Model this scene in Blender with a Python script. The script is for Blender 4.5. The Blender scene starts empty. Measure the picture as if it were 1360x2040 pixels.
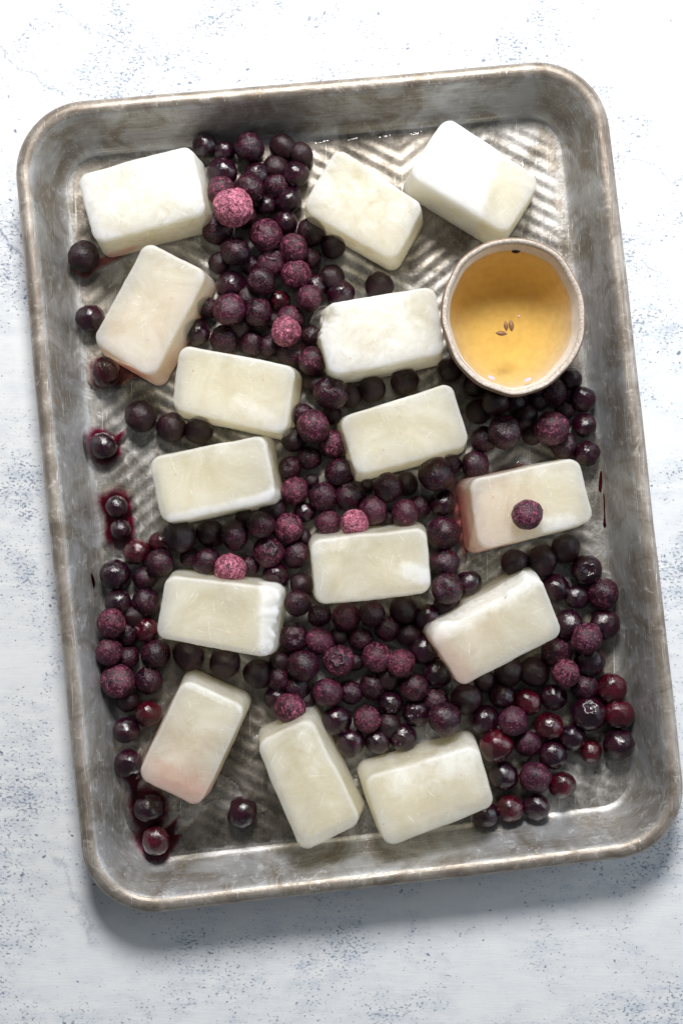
import bpy, bmesh, math, random
from mathutils import Vector, Matrix, noise as mnoise
random.seed(7)
MM = 0.001
scene = bpy.context.scene
COL = scene.collection

# ---------------------------------------------------------------- camera
CAM_H = 600.0                      # mm above the table
FPX = 2798.0                       # focal length in photo pixels
cam_d = bpy.data.cameras.new('camera')
cam_d.sensor_fit = 'VERTICAL'; cam_d.sensor_height = 36.0
cam_d.lens = FPX / 2040.0 * 36.0
cam_d.clip_start = 0.02; cam_d.clip_end = 20
cam_d.dof.use_dof = True; cam_d.dof.focus_distance = (CAM_H - 20) * MM; cam_d.dof.aperture_fstop = 9.0
cam = bpy.data.objects.new('camera', cam_d); COL.objects.link(cam)
cam.location = (0, 0, CAM_H * MM)
scene.camera = cam
# ---------------------------------------------------------------- light
world = bpy.data.worlds.new('World'); scene.world = world; world.use_nodes = True
bg = world.node_tree.nodes['Background']
bg.inputs[0].default_value = (0.88, 0.94, 1.0, 1); bg.inputs[1].default_value = 0.13
def area(name, loc, target, size, power, color):
    l = bpy.data.lights.new(name, 'AREA'); l.shape = 'DISK'; l.size = size; l.energy = power; l.color = color
    o = bpy.data.objects.new(name, l); COL.objects.link(o); o.location = loc
    o.rotation_euler = (Vector(target) - Vector(loc)).to_track_quat('-Z', 'Y').to_euler()
    return o
area('window_light', (0.0, 0.70, 0.74), (0, 0.0, 0), 0.30, 14.2, (1.0, 0.985, 0.96))
area('side_window_light', (1.15, 0.25, 0.62), (0, 0, 0), 0.9, 6.2, (0.84, 0.92, 1.0))
scene.view_settings.view_transform = 'Standard'; scene.view_settings.look = 'None'
scene.view_settings.exposure = 0; scene.view_settings.gamma = 1

# ---------------------------------------------------------------- helpers
def W(px, py, z):
    """point at height z (mm) on the sight line of a photo position"""
    k = (CAM_H - z) / FPX
    return Vector(((px - 680) * k, (1020 - py) * k, z))

def obj(name, verts, faces, mat=None, parent=None, smooth=True, uv=None, attrs=None, mesh=None):
    if mesh is None:
        mesh = bpy.data.meshes.new(name)
        mesh.from_pydata([tuple(c * MM for c in v) for v in verts], [], faces)
        mesh.validate()
        if smooth:
            mesh.polygons.foreach_set('use_smooth', [True] * len(mesh.polygons))
        if uv is not None:
            lay = mesh.uv_layers.new(name='UVMap')
            for lp in mesh.loops:
                lay.data[lp.index].uv = uv[lp.vertex_index]
        for an, vals in (attrs or {}).items():
            a = mesh.attributes.new(an, 'FLOAT', 'POINT')
            a.data.foreach_set('value', vals)
        if mat: mesh.materials.append(mat)
        mesh.update()
        bm = bmesh.new(); bm.from_mesh(mesh)
        bmesh.ops.recalc_face_normals(bm, faces=bm.faces)
        if all(e.is_manifold for e in bm.edges): flip = bm.calc_volume(signed=True) < 0
        else: flip = sum(f.normal.z * f.calc_area() for f in bm.faces) < 0
        if flip: bmesh.ops.reverse_faces(bm, faces=bm.faces)
        bm.to_mesh(mesh); bm.free()
    o = bpy.data.objects.new(name, mesh); COL.objects.link(o)
    if parent is not None: o.parent = parent
    return o
def empty(name, loc=(0, 0, 0)):
    o = bpy.data.objects.new(name, None); COL.objects.link(o)
    o.empty_display_size = 0.01
    o.location = [c * MM for c in loc]
    return o
def tag(o, label, cat, group=None, kind=None):
    if label: o['label'] = label
    if cat: o['category'] = cat
    if group: o['group'] = group
    if kind: o['kind'] = kind
    return o

def rounded_quad(c, inset, R, narc=12, nside=30):
    """c: 4 corners clockwise seen from above (TL,TR,BR,BL); returns closed outline inset by `inset`."""
    P = [Vector((p[0], p[1])) for p in c]
    lines = []
    for i in range(4):
        a, b = P[i], P[(i + 1) % 4]
        d = (b - a).normalized(); n = Vector((d.y, -d.x))     # inward normal (clockwise)
        lines.append((a + n * inset, d))
    def meet(l1, l2):
        p, d = l1; q, e = l2
        den = d.x * e.y - d.y * e.x
        t = ((q.x - p.x) * e.y - (q.y - p.y) * e.x) / den
        return p + d * t
    Q = [meet(lines[(i - 1) % 4], lines[i]) for i in range(4)]
    out = []; arcs = []
    for i in range(4):
        a = lines[(i - 1) % 4][1]; b = lines[i][1]
        half = math.acos(max(-1, min(1, a.dot(b)))) / 2
        t = R * math.tan(half)
        s = Q[i] - a * t; e = Q[i] + b * t
        na = Vector((a.y, -a.x)); cen = s + na * R
        v0 = s - cen; ang = -2 * half
        arc = []
        for k in range(narc + 1):
            th = ang * k / narc
            arc.append(cen + Vector((v0.x * math.cos(th) - v0.y * math.sin(th), v0.x * math.sin(th) + v0.y * math.cos(th))))
        arcs.append(arc)
    for i in range(4):
        out += arcs[i]
        s = arcs[i][-1]; e = arcs[(i + 1) % 4][0]
        for k in range(1, nside): out.append(s.lerp(e, k / nside))
    return out

def loft(rings, close=True, cap_end=False):
    n = len(rings[0]); V = [v for r in rings for v in r]; F = []
    for i in range(len(rings) - 1):
        for j in range(n):
            j2 = (j + 1) % n
            F.append((i * n + j, i * n + j2, (i + 1) * n + j2, (i + 1) * n + j))
    return V, F

# ---------------------------------------------------------------- node helpers
class NT:
    def __init__(s, name):
        s.m = bpy.data.materials.new(name); s.m.use_nodes = True
        s.t = s.m.node_tree; s.t.nodes.clear()
        s.out = s.t.nodes.new('ShaderNodeOutputMaterial')
    def n(s, typ, ins=None, **props):
        nd = s.t.nodes.new(typ)
        for k, v in props.items(): setattr(nd, k, v)
        for k, v in (ins or {}).items(): s.set(nd, k, v)
        return nd
    def set(s, nd, k, v):
        sock = nd.inputs[k]
        if isinstance(v, bpy.types.NodeSocket): s.t.links.new(v, sock)
        elif isinstance(v, bpy.types.Node): s.t.links.new(v.outputs[0], sock)
        else:
            if sock.type == 'RGBA' and len(v) == 3: v = (*v, 1)
            sock.default_value = v
    def math(s, op, a, b=0.5, c=None, clamp=False):
        nd = s.t.nodes.new('ShaderNodeMath'); nd.operation = op; nd.use_clamp = clamp
        s.set(nd, 0, a); s.set(nd, 1, b)
        if c is not None: s.set(nd, 2, c)
        return nd.outputs[0]
    def mapr(s, v, a, b, c=0.0, d=1.0, smooth=False):
        nd = s.t.nodes.new('ShaderNodeMapRange'); nd.clamp = True
        if smooth: nd.interpolation_type = 'SMOOTHSTEP'
        s.set(nd, 0, v); s.set(nd, 1, a); s.set(nd, 2, b); s.set(nd, 3, c); s.set(nd, 4, d)
        return nd.outputs[0]
    def mix(s, f, a, b, mode='MIX'):
        nd = s.t.nodes.new('ShaderNodeMix'); nd.data_type = 'RGBA'; nd.blend_type = mode
        s.set(nd, 0, f); s.set(nd, 6, a); s.set(nd, 7, b)
        return nd.outputs[2]
    def noise(s, vec, scale, detail=4, rough=0.55, dist=0.0):
        nd = s.n('ShaderNodeTexNoise', {'Vector': vec, 'Scale': scale, 'Detail': detail, 'Roughness': rough, 'Distortion': dist})
        return nd.outputs[0]
    def voro(s, vec, scale, out='Distance', rand=1.0):
        nd = s.n('ShaderNodeTexVoronoi', {'Vector': vec, 'Scale': scale, 'Randomness': rand})
        return nd.outputs[out]
    def coord(s, which='Object', scale=(1000, 1000, 1000), rot=(0, 0, 0), loc=(0, 0, 0)):
        tc = s.n('ShaderNodeTexCoord')
        mp = s.n('ShaderNodeMapping', {'Vector': tc.outputs[which]})
        mp.inputs['Scale'].default_value = scale; mp.inputs['Rotation'].default_value = rot; mp.inputs['Location'].default_value = loc
        return mp.outputs[0]
    def bump(s, h, strength, dist, normal=None):
        nd = s.n('ShaderNodeBump', {'Height': h, 'Strength': strength, 'Distance': dist})
        if normal is not None: s.set(nd, 'Normal', normal)
        return nd.outputs[0]
    def attr(s, name):
        return s.n('ShaderNodeAttribute', attribute_name=name).outputs['Fac']
    def surf(s, sh): s.t.links.new(sh.outputs[0] if isinstance(sh, bpy.types.Node) else sh, s.out.inputs[0]); return s.m

# ---------------------------------------------------------------- materials
def mat_table():
    t = NT('painted_plaster')
    v = t.coord()
    stretch = t.coord(scale=(350, 1000, 1000))
    # cloudy density of the speckle
    cloud = t.noise(v, 0.018, 5, 0.6, 0.4)
    cloud2 = t.noise(t.coord(loc=(37, 11, 0)), 0.06, 4, 0.6, 0.8)
    dens = t.mapr(t.math('ADD', t.math('MULTIPLY', cloud, 0.6), t.math('MULTIPLY', cloud2, 0.4)), 0.42, 0.62)
    fine = t.noise(t.coord(scale=(640, 980, 1000), rot=(0, 0, 0.15)), 1.0, 3, 0.6, 0.3)
    thr = t.mapr(dens, 0, 1, 0.69, 0.51)
    speck = t.mapr(t.math('SUBTRACT', fine, thr), 0.0, 0.055)
    dots = t.noise(t.coord(scale=(800, 800, 1000), loc=(5, 9, 0)), 0.42, 2, 0.5)
    dot = t.mapr(t.math('SUBTRACT', dots, t.mapr(dens, 0, 1, 0.74, 0.655)), 0, 0.03)
    speck = t.math('MAXIMUM', t.math('MULTIPLY', speck, 0.72), t.math('MULTIPLY', dot, 0.9))
    wash = t.math('MULTIPLY', dens, t.mapr(t.noise(stretch, 0.22, 6, 0.7), 0.40, 0.64))
    # hairline cracks: (x0,y0,x1,y1,width mm, darkness) in mm on the table
    wob = t.noise(v, 0.07, 6, 0.65)
    brk = t.mapr(t.noise(t.coord(loc=(3, 70, 0)), 0.8, 4, 0.7), 0.36, 0.52)
    crack = None
    sep = t.n('ShaderNodeSeparateXYZ', {'Vector': v})
    X, Y = sep.outputs[0], sep.outputs[1]
    def px(a, b): p = W(a, b, 0); return p.x, p.y
    for (a, b, c, d, wd, dk) in ((95, 10, 420, 172, .8, .65), (-30, 70, 140, 215, .9, .7), (-40, 435, 60, 520, 1.5, .95),
                                 (280, 30, 330, 100, 2.2, .35), (1235, 310, 1400, 385, 1.0, .5), (1275, 510, 1330, 550, .9, .6),
                                 (40, 90, 200, 210, 1.3, .35), (100, 1690, 200, 1900, 2.2, .35)):
        x0, y0 = px(a, b); x1, y1 = px(c, d)
        L = math.hypot(x1 - x0, y1 - y0); ux, uy = (x1 - x0) / L, (y1 - y0) / L
        dx = t.math('SUBTRACT', X, x0); dy = t.math('SUBTRACT', Y, y0)
        al = t.math('ADD', t.math('MULTIPLY', dx, ux), t.math('MULTIPLY', dy, uy))
        ac = t.math('SUBTRACT', t.math('MULTIPLY', dy, ux), t.math('MULTIPLY', dx, uy))
        ac = t.math('ABSOLUTE', t.math('ADD', ac, t.math('MULTIPLY', t.math('SUBTRACT', wob, 0.5), 20.0)))
        m = t.math('MULTIPLY', t.mapr(ac, 0.0, wd, 1, 0), t.math('MULTIPLY', t.mapr(al, 0, 6), t.mapr(al, L - 6, L, 1, 0)))
        m = t.math('MULTIPLY', m, dk)
        crack = m if crack is None else t.math('MAXIMUM', crack, m)
    crack = t.math('MULTIPLY', crack, brk)
    base = t.mix(t.mapr(t.noise(stretch, 0.12, 5, 0.65), 0.35, 0.7), (0.80, 0.815, 0.83), (0.73, 0.755, 0.79))
    base = t.mix(t.math('MULTIPLY', wash, 0.68), base, (0.42, 0.48, 0.58))
    blue = t.mix(t.noise(v, 0.3, 2), (0.07, 0.10, 0.18), (0.25, 0.29, 0.37))
    colr = t.mix(t.math('MAXIMUM', speck, crack), base, blue)
    h = t.math('ADD', t.noise(t.coord(scale=(120, 1200, 1000)), 1.0, 5, 0.6), t.math('MULTIPLY', t.math('MAXIMUM', speck, crack), -1.2))
    p = t.n('ShaderNodeBsdfPrincipled', {'Base Color': colr, 'Roughness': 0.6, 'Specular IOR Level': 0.25, 'Normal': t.bump(h, 0.25, 0.0003)})
    return t.surf(p)

def mat_metal(name, floor=False, rim=False):
    t = NT(name)
    v = t.coord()
    if floor:
        along = t.coord(scale=(1000, 1000, 1000))
    else:
        along = t.coord('UV', scale=(0.09, 1.0, 1.0))       # streaks that follow the wall's length
    blot = t.noise(v, 0.05, 7, 0.66, 0.9)
    blot2 = t.noise(t.coord(loc=(90, 30, 10)), 0.14, 7, 0.7, 1.6)
    streak = t.noise(along, 0.9, 6, 0.7, 0.3)
    fine = t.noise(v, 1.6, 4, 0.7)
    if floor:
        clean, patina, oxide = (0.53, 0.51, 0.485), (0.16, 0.145, 0.125), (0.74, 0.73, 0.71)
    elif rim:
        clean, patina, oxide = (0.47, 0.42, 0.37), (0.21, 0.17, 0.135), (0.72, 0.68, 0.64)
    else:
        clean, patina, oxide = (0.50, 0.51, 0.53), (0.25, 0.22, 0.185), (0.64, 0.66, 0.69)
    f = t.mapr(t.math('ADD', t.math('MULTIPLY', blot, 0.74), t.math('MULTIPLY', streak, 0.26)), 0.36, 0.64, smooth=True)
    c = t.mix(f, clean, patina)
    ox = t.math('MULTIPLY', t.mapr(blot2, 0.55, 0.68), t.mapr(fine, 0.38, 0.55))
    c = t.mix(t.math('MULTIPLY', ox, 0.55), c, oxide)
    rust = t.mapr(t.noise(t.coord(loc=(11, 52, 3)), 0.11, 6, 0.7, 1.2), 0.60, 0.72)
    c = t.mix(t.math('MULTIPLY', rust, 0.45), c, (0.42, 0.28, 0.16))
    pit = t.mapr(t.noise(t.coord(loc=(1, 2, 3)), 0.9, 4, 0.75), 0.655, 0.70)
    c = t.mix(t.math('MULTIPLY', pit, 0.6), c, (0.09, 0.08, 0.07))
    # scratches
    sc = None
    for a, s in ((0.5, 1), (-0.9, 2), (1.9, 3)):
        n1 = t.noise(t.coord(scale=(1300, 28, 1000), rot=(0, 0, a), loc=(s * 17, s * 5, 0)), 1.0, 2, 0.5)
        m = t.mapr(n1, 0.70, 0.74)
        sc = m if sc is None else t.math('MAXIMUM', sc, m)
    lon = t.mapr(t.noise(t.coord('UV', scale=(0.03, 2.6, 1), loc=(0.3, 0, 0)), 1.0, 2, 0.5), 0.66, 0.71) if not floor else sc
    sc = t.math('MAXIMUM', sc, lon)
    c = t.mix(t.math('MULTIPLY', sc, 0.7), c, (0.86, 0.85, 0.82))
    r = t.mapr(t.math('ADD', t.math('MULTIPLY', blot2, 0.6), t.math('MULTIPLY', streak, 0.4)), 0.35, 0.65, 0.36, 0.56) if not floor else t.mapr(blot2, 0.35, 0.65, 0.36, 0.52)
    metal = t.mapr(ox, 0, 1, 0.6 if not floor else 0.6, 0.25)
    h = t.math('ADD', t.math('MULTIPLY', streak, 0.7), t.math('ADD', t.math('MULTIPLY', fine, 0.3), t.math('ADD', t.math('MULTIPLY', ox, 0.3), t.math('MULTIPLY', blot, 0.7))))
    p = t.n('ShaderNodeBsdfPrincipled', {'Base Color': c, 'Roughness': r, 'Metallic': metal, 'Normal': t.bump(h, 0.35, 0.0005)})
    return t.surf(p)

def mat_ice():
    t = NT('cloudy_ice')
    oi = t.n('ShaderNodeObjectInfo'); rnd = oi.outputs['Random']
    tc = t.n('ShaderNodeTexCoord')
    def vec(sc, rot, off, turn=6.283):
        r = t.n('ShaderNodeVectorRotate', {'Vector': tc.outputs['Object'], 'Angle': t.math('ADD', t.math('MULTIPLY', rnd, turn), rot)}, rotation_type='Z_AXIS')
        a = t.n('ShaderNodeVectorMath', {0: r.outputs[0], 1: sc}, operation='MULTIPLY')
        b = t.n('ShaderNodeCombineXYZ', {0: t.math('MULTIPLY', rnd, 97.0 + off), 1: t.math('MULTIPLY', rnd, 31.0 - off), 2: off})
        return t.n('ShaderNodeVectorMath', {0: a.outputs[0], 1: b.outputs[0]}, operation='ADD').outputs[0]
    v = vec((1000, 1000, 1000), 0, 0)
    cloud = t.noise(v, 0.055, 5, 0.6, 0.7)
    cloud2 = t.noise(v, 0.16, 4, 0.55, 0.8)
    grain = t.noise(vec((300, 1500, 1000), -0.15, 5, 0.3), 1.1, 5, 0.75)
    sc = None
    for (rot, off, lo) in ((0.4, 3, .645), (1.5, 8, .66), (2.4, 13, .65)):
        m = t.mapr(t.noise(vec((70, 1100, 600), rot, off), 1.0, 3, 0.6, 0.5), lo, lo + .06)
        sc = m if sc is None else t.math('MAXIMUM', sc, m)
    sc = t.math('MULTIPLY', sc, t.mapr(cloud2, 0.42, 0.58))
    bub = t.mapr(t.voro(vec((1000, 1000, 1000), 0, 21), 0.42), 0.10, 0.16, 1, 0)
    frost = t.attr('frost'); stain = t.attr('stain'); edge = t.attr('edge')
    fr = t.mapr(t.math('ADD', frost, t.math('MULTIPLY', t.math('SUBTRACT', cloud2, 0.5), 0.7)), 0.15, 0.95, smooth=True)
    c = t.mix(t.mapr(cloud, 0.32, 0.68), (0.79, 0.72, 0.565), (0.90, 0.86, 0.735))
    c = t.mix(t.math('MULTIPLY', t.mapr(grain, 0.44, 0.64), t.mapr(cloud2, 0.35, 0.62, 0.2, 0.65)), c, (0.90, 0.875, 0.77))
    c = t.mix(t.math('MULTIPLY', sc, 0.7), c, (0.95, 0.945, 0.90))
    c = t.mix(t.math('MULTIPLY', bub, 0.5), c, (0.95, 0.945, 0.90))
    c = t.mix(t.math('MULTIPLY', edge, t.mapr(cloud2, 0.35, 0.65, 0.0, 0.55)), c, (0.90, 0.885, 0.80))
    c = t.mix(t.math('MULTIPLY', fr, 0.65), c, (0.95, 0.945, 0.92))
    st = t.mapr(t.math('ADD', stain, t.math('MULTIPLY', t.math('SUBTRACT', cloud2, 0.5), 0.9)), 0.25, 1.0)
    c = t.mix(t.math('MULTIPLY', st, 0.62), c, (0.72, 0.34, 0.30))
    # pink berry flecks lying in the frost
    fl = t.math('MULTIPLY', t.mapr(t.voro(vec((1000, 1000, 1000), 0, 40), 0.13), 0.03, 0.085, 1, 0), t.mapr(t.noise(v, 0.9, 3, 0.6), 0.45, 0.60))
    c = t.mix(t.math('MULTIPLY', fl, 0.6), c, (0.62, 0.10, 0.17))
    h = t.math('ADD', t.math('MULTIPLY', grain, 0.5), t.math('ADD', t.math('MULTIPLY', sc, 0.9), t.math('ADD', t.math('MULTIPLY', cloud2, 0.9), t.math('MULTIPLY', fr, 0.8))))
    nrm = t.bump(h, 0.35, 0.0005)
    p = t.n('ShaderNodeBsdfPrincipled', {'Base Color': c, 'Roughness': t.mapr(fr, 0, 1, 0.30, 0.6), 'Subsurface Weight': 1.0, 'Subsurface Scale': 0.020,
        'Subsurface Radius': (1.0, 0.95, 0.75), 'IOR': 1.31, 'Specular IOR Level': 0.5, 'Normal': nrm})
    g = t.n('ShaderNodeBsdfTransparent', {'Color': (0.97, 0.95, 0.86)})
    side = t.math('MULTIPLY', t.attr('clear'), t.mapr(t.math('ADD', fr, t.math('ADD', t.math('MULTIPLY', sc, 0.5), t.math('MULTIPLY', t.math('SUBTRACT', cloud, 0.4), 1.2))), 0, 1, 0.62, 0.12))
    m = t.n('ShaderNodeMixShader', {0: side, 1: p.outputs[0], 2: g.outputs[0]})
    return t.surf(m)

def mat_berry(name, c_dark, c_skin, c_frost, frost, rough, bloom, wet=0.0):
    """frost: share of surface with ice crystals; bloom: pale blue skin bloom"""
    t = NT(name)
    oi = t.n('ShaderNodeObjectInfo'); rnd = oi.outputs['Random']
    tc = t.n('ShaderNodeTexCoord')
    off = t.n('ShaderNodeCombineXYZ', {0: t.math('MULTIPLY', rnd, 50.0), 1: t.math('MULTIPLY', rnd, 23.0), 2: t.math('MULTIPLY', rnd, 71.0)})
    v = t.n('ShaderNodeVectorMath', {0: tc.outputs['Object'], 1: off.outputs[0]}, operation='ADD').outputs[0]
    big = t.noise(v, 1.1, 3, 0.6, 0.6)
    mid = t.noise(v, 3.4, 5, 0.7, 0.8)
    fine = t.noise(v, 11.0, 3, 0.7)
    cr = t.voro(v, 6.5)
    c = t.mix(t.mapr(big, 0.35, 0.65), c_dark, c_skin)
    c = t.mix(t.math('MULTIPLY', t.mapr(mid, 0.45, 0.65), bloom), c, (0.080, 0.045, 0.095))
    lim = t.math('ADD', t.math('MULTIPLY', mid, 0.55), t.math('MULTIPLY', fine, 0.45))
    base = 0.74 - 0.34 * frost
    fm = t.mapr(t.math('ADD', lim, t.math('MULTIPLY', t.math('SUBTRACT', rnd, 0.5), 0.06)), base, base + 0.12)
    fcol = t.mix(t.mapr(t.noise(v, 7.0, 2), 0.4, 0.6), c_frost, tuple(min(1, x * 1.75 + 0.02) for x in c_frost))
    c = t.mix(t.math('MULTIPLY', fm, 0.85), c, fcol)
    spark = t.math('MULTIPLY', t.mapr(cr, 0.16, 0.27, 1, 0), t.mapr(fine, 0.42, 0.54))
    c = t.mix(t.math('MULTIPLY', spark, min(0.85, 0.12 + 0.9 * frost)), c, tuple(min(1, x * 1.5) for x in c_frost))
    h = t.math('ADD', t.math('MULTIPLY', mid, 0.9), t.math('ADD', t.math('MULTIPLY', fine, (0.22 if wet else 0.45) + 0.4 * frost), t.math('MULTIPLY', fm, 0.35)))
    nrm = t.bump(h, 0.8, 0.00042 if not wet else 0.00028)
    r = t.mapr(fm, 0, 1, rough, 0.5)
    p = t.n('ShaderNodeBsdfPrincipled', {'Base Color': c, 'Roughness': r, 'Normal': nrm, 'Subsurface Weight': 0.08 + 0.12 * frost,
        'Subsurface Scale': 0.0015, 'Subsurface Radius': (1, 0.25, 0.35), 'Coat Weight': wet, 'Coat Roughness': 0.08, 'Coat Normal': nrm, 'Specular IOR Level': 0.5})
    return t.surf(p)

def mat_film(name, tint, rough=0.04, ior=1.33, bumpy=0.15, strength=1.0, soft=False):
    """thin sheet of liquid: tinted pass-through plus surface reflection"""
    t = NT(name)
    v = t.coord()
    nrm = t.bump(t.noise(v, 0.25, 3, 0.5), bumpy, 0.0006)
    if soft: tint = t.mix(t.mapr(t.math('ADD', t.attr('depth'), t.math('MULTIPLY', t.math('SUBTRACT', t.noise(v, 0.35, 4, 0.6), 0.5), 0.9)), 0.12, 0.85, smooth=True), (1, 1, 1), tint)
    tr = t.n('ShaderNodeBsdfTransparent', {'Color': tint})
    gl = t.n('ShaderNodeBsdfGlossy', {'Color': (1, 1, 1), 'Roughness': rough, 'Normal': nrm})
    fr = t.n('ShaderNodeFresnel', {'IOR': ior, 'Normal': nrm})
    m = t.n('ShaderNodeMixShader', {0: t.math('MULTIPLY', fr.outputs[0], strength), 1: tr.outputs[0], 2: gl.outputs[0]})
    return t.surf(m)

def mat_simple(name, col, rough=0.5, col2=None, scale=0.6, bump=0.2, **kw):
    t = NT(name); v = t.coord()
    n = t.noise(v, scale, 5, 0.65)
    c = t.mix(t.mapr(n, 0.35, 0.65), col, col2 or tuple(x * 0.75 for x in col))
    ins = {'Base Color': c, 'Roughness': rough, 'Normal': t.bump(n, bump, 0.0004)}; ins.update(kw)
    return t.surf(t.n('ShaderNodeBsdfPrincipled', ins))

M = {}
M['table'] = mat_table()
M['wall'] = mat_metal('aged_aluminium')
M['rim'] = mat_metal('aged_aluminium_rim', rim=True)
M['floor'] = mat_metal('aged_aluminium_floor', floor=True)
M['ice'] = mat_ice()
M['d'] = mat_berry('berry_dark', (0.009, 0.0025, 0.004), (0.026, 0.005, 0.008), (0.12, 0.022, 0.042), 0.32, 0.30, 0.12)
M['w'] = mat_berry('berry_wet', (0.006, 0.0015, 0.005), (0.026, 0.002, 0.009), (0.15, 0.020, 0.060), 0.18, 0.17, 0.05, wet=0.5)
M['r'] = mat_berry('berry_red', (0.020, 0.0015, 0.004), (0.070, 0.002, 0.010), (0.22, 0.025, 0.06), 0.16, 0.16, 0.0, wet=0.6)
M['m'] = mat_berry('berry_medium', (0.007, 0.0015, 0.004), (0.032, 0.003, 0.010), (0.32, 0.045, 0.105), 0.46, 0.24, 0.18)
M['f'] = mat_berry('berry_frosted', (0.016, 0.0025, 0.008), (0.055, 0.005, 0.018), (0.44, 0.09, 0.17), 0.62, 0.28, 0.22)
M['p'] = mat_berry('berry_pink', (0.05, 0.008, 0.020), (0.18, 0.022, 0.052), (0.62, 0.19, 0.28), 0.80, 0.45, 0.12)
M['water'] = mat_film('melt_water', (0.93, 0.90, 0.86), 0.05, 1.33, 0.35)
M['juice'] = mat_film('berry_juice', (0.46, 0.05, 0.16), 0.06, 1.34, 0.2, soft=True)
M['juice_pale'] = mat_film('berry_juice_pale', (0.84, 0.48, 0.47), 0.06, 1.34, 0.2, soft=True)
M['glaze'] = mat_simple('white_glaze', (0.80, 0.77, 0.72), 0.55, (0.70, 0.66, 0.60), 0.3, 0.12)
M['rimglaze'] = mat_simple('speckled_rim_glaze', (0.70, 0.66, 0.61), 0.4, (0.42, 0.33, 0.26), 1.1, 0.5)
M['stoneware'] = mat_simple('raw_stoneware', (0.32, 0.22, 0.15), 0.75, (0.20, 0.125, 0.08), 0.8, 0.6)
M['seed'] = mat_simple('seed_husk', (0.20, 0.085, 0.04), 0.4, (0.33, 0.17, 0.08), 2.5, 0.4)
M['seed_dark'] = mat_simple('seed_husk_dark', (0.035, 0.014, 0.008), 0.4, (0.06, 0.025, 0.012), 2.5, 0.4)
M['lilac'] = mat_simple('lilac_fleck', (0.42, 0.36, 0.55), 0.5, (0.55, 0.50, 0.64), 1.5, 0.3)
M['shard'] = mat_film('ice_flake', (0.86, 0.80, 0.80), 0.25, 1.31, 0.6, 3.0)
def mat_tea():
    t = NT('amber_syrup')
    nrm = t.bump(t.noise(t.coord(), 0.05, 2, 0.5), 0.08, 0.0006)
    tr = t.n('ShaderNodeBsdfTransparent', {'Color': (1, 1, 1)})
    gl = t.n('ShaderNodeBsdfGlossy', {'Color': (1, 1, 1), 'Roughness': 0.02, 'Normal': nrm})
    fr = t.n('ShaderNodeFresnel', {'IOR': 1.35})
    m = t.n('ShaderNodeMixShader', {0: fr.outputs[0], 1: tr.outputs[0], 2: gl.outputs[0]})
    va = t.n('ShaderNodeVolumeAbsorption', {'Color': (0.955, 0.77, 0.20), 'Density': 46.0})
    t.t.links.new(va.outputs[0], t.out.inputs['Volume'])
    return t.surf(m)
M['tea'] = mat_tea()

# ---------------------------------------------------------------- setting: table
def slab(x, y, z0, z1):
    V = [(-x, -y, z0), (x, -y, z0), (x, y, z0), (-x, y, z0), (-x, -y, z1), (x, -y, z1), (x, y, z1), (-x, y, z1)]
    F = [(3, 2, 1, 0), (4, 5, 6, 7), (0, 1, 5, 4), (1, 2, 6, 5), (2, 3, 7, 6), (3, 0, 4, 7)]
    return V, F
tb = obj('tabletop', *slab(900, 900, -25, 0), M['table'], smooth=False)
tb['kind'] = 'structure'

# ---------------------------------------------------------------- baking tray
RIM_Z = 21.5
tray_c = [W(18, 215, RIM_Z), W(1198, 112, RIM_Z), W(1374, 1695, RIM_Z), W(177, 1832, RIM_Z)]
tray = empty('baking_tray', (0, 0, 0))
tag(tray, 'worn aluminium rimmed baking tray holding ice blocks and frozen blueberries', 'baking tray')
R0 = 30.0
NA, NS = 16, 60
prof = []                                            # (inset, z) from under the bead, over it, down the wall to the floor
br, bz = 3.7, 21.3
def bead_pt(a): return (br - br * math.cos(a), bz + br * math.sin(a))
bead = [bead_pt(math.radians(a)) for a in range(-110, 131, 12)]
wall = [(5.95, 24.2), (6.6, 23.55), (7.2, 22.7), (7.9, 21.2), (8.7, 19.2), (10.0, 15.6), (11.4, 11.6), (12.6, 8.0), (13.6, 5.0), (14.6, 2.9), (15.8, 1.5), (17.2, 0.75), (18.6, 0.52), (20.4, 0.42)]
def ring_at(d, z, wobble=True):
    pts = rounded_quad(tray_c, d, max(6.0, R0 - d * 0.85), NA, NS)
    out = []
    for p in pts:
        w = mnoise.noise(Vector((p.x * 0.02, p.y * 0.02, 3.1))) * 0.8 if wobble else 0
        zz = z + (mnoise.noise(Vector((p.x * 0.03, p.y * 0.03, 9.0))) * 0.45 if z > 3 else 0)
        out.append((p.x + w, p.y + w * 0.7, zz))
    return out
def perim_uv(rings):
    n = len(rings[0]); acc = [0.0]
    for j in range(1, n): acc.append(acc[-1] + math.dist(rings[0][j][:2], rings[0][j - 1][:2]))
    uv = []; vv = 0
    for i, r in enumerate(rings):
        if i: vv += math.dist(r[5], rings[i - 1][5])
        for j in range(n):
            uv.append((acc[j], vv))
    return uv
rings = [ring_at(d, z) for d, z in bead]
V, F = loft(rings)
obj('rolled_rim', V, F, M['rim'], tray, uv=perim_uv(rings))
outer = [(d - 0.9, z - 0.75) for d, z in reversed(wall[1:-1])]
outer = [(d, max(0.05, z)) for d, z in outer]
wprof = wall + [(20.4, 0.05)] + outer
rings = [ring_at(d, z) for d, z in wprof]
V, F = loft(rings)
obj('side_wall', V, F, M['wall'], tray, uv=perim_uv(rings))

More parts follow.
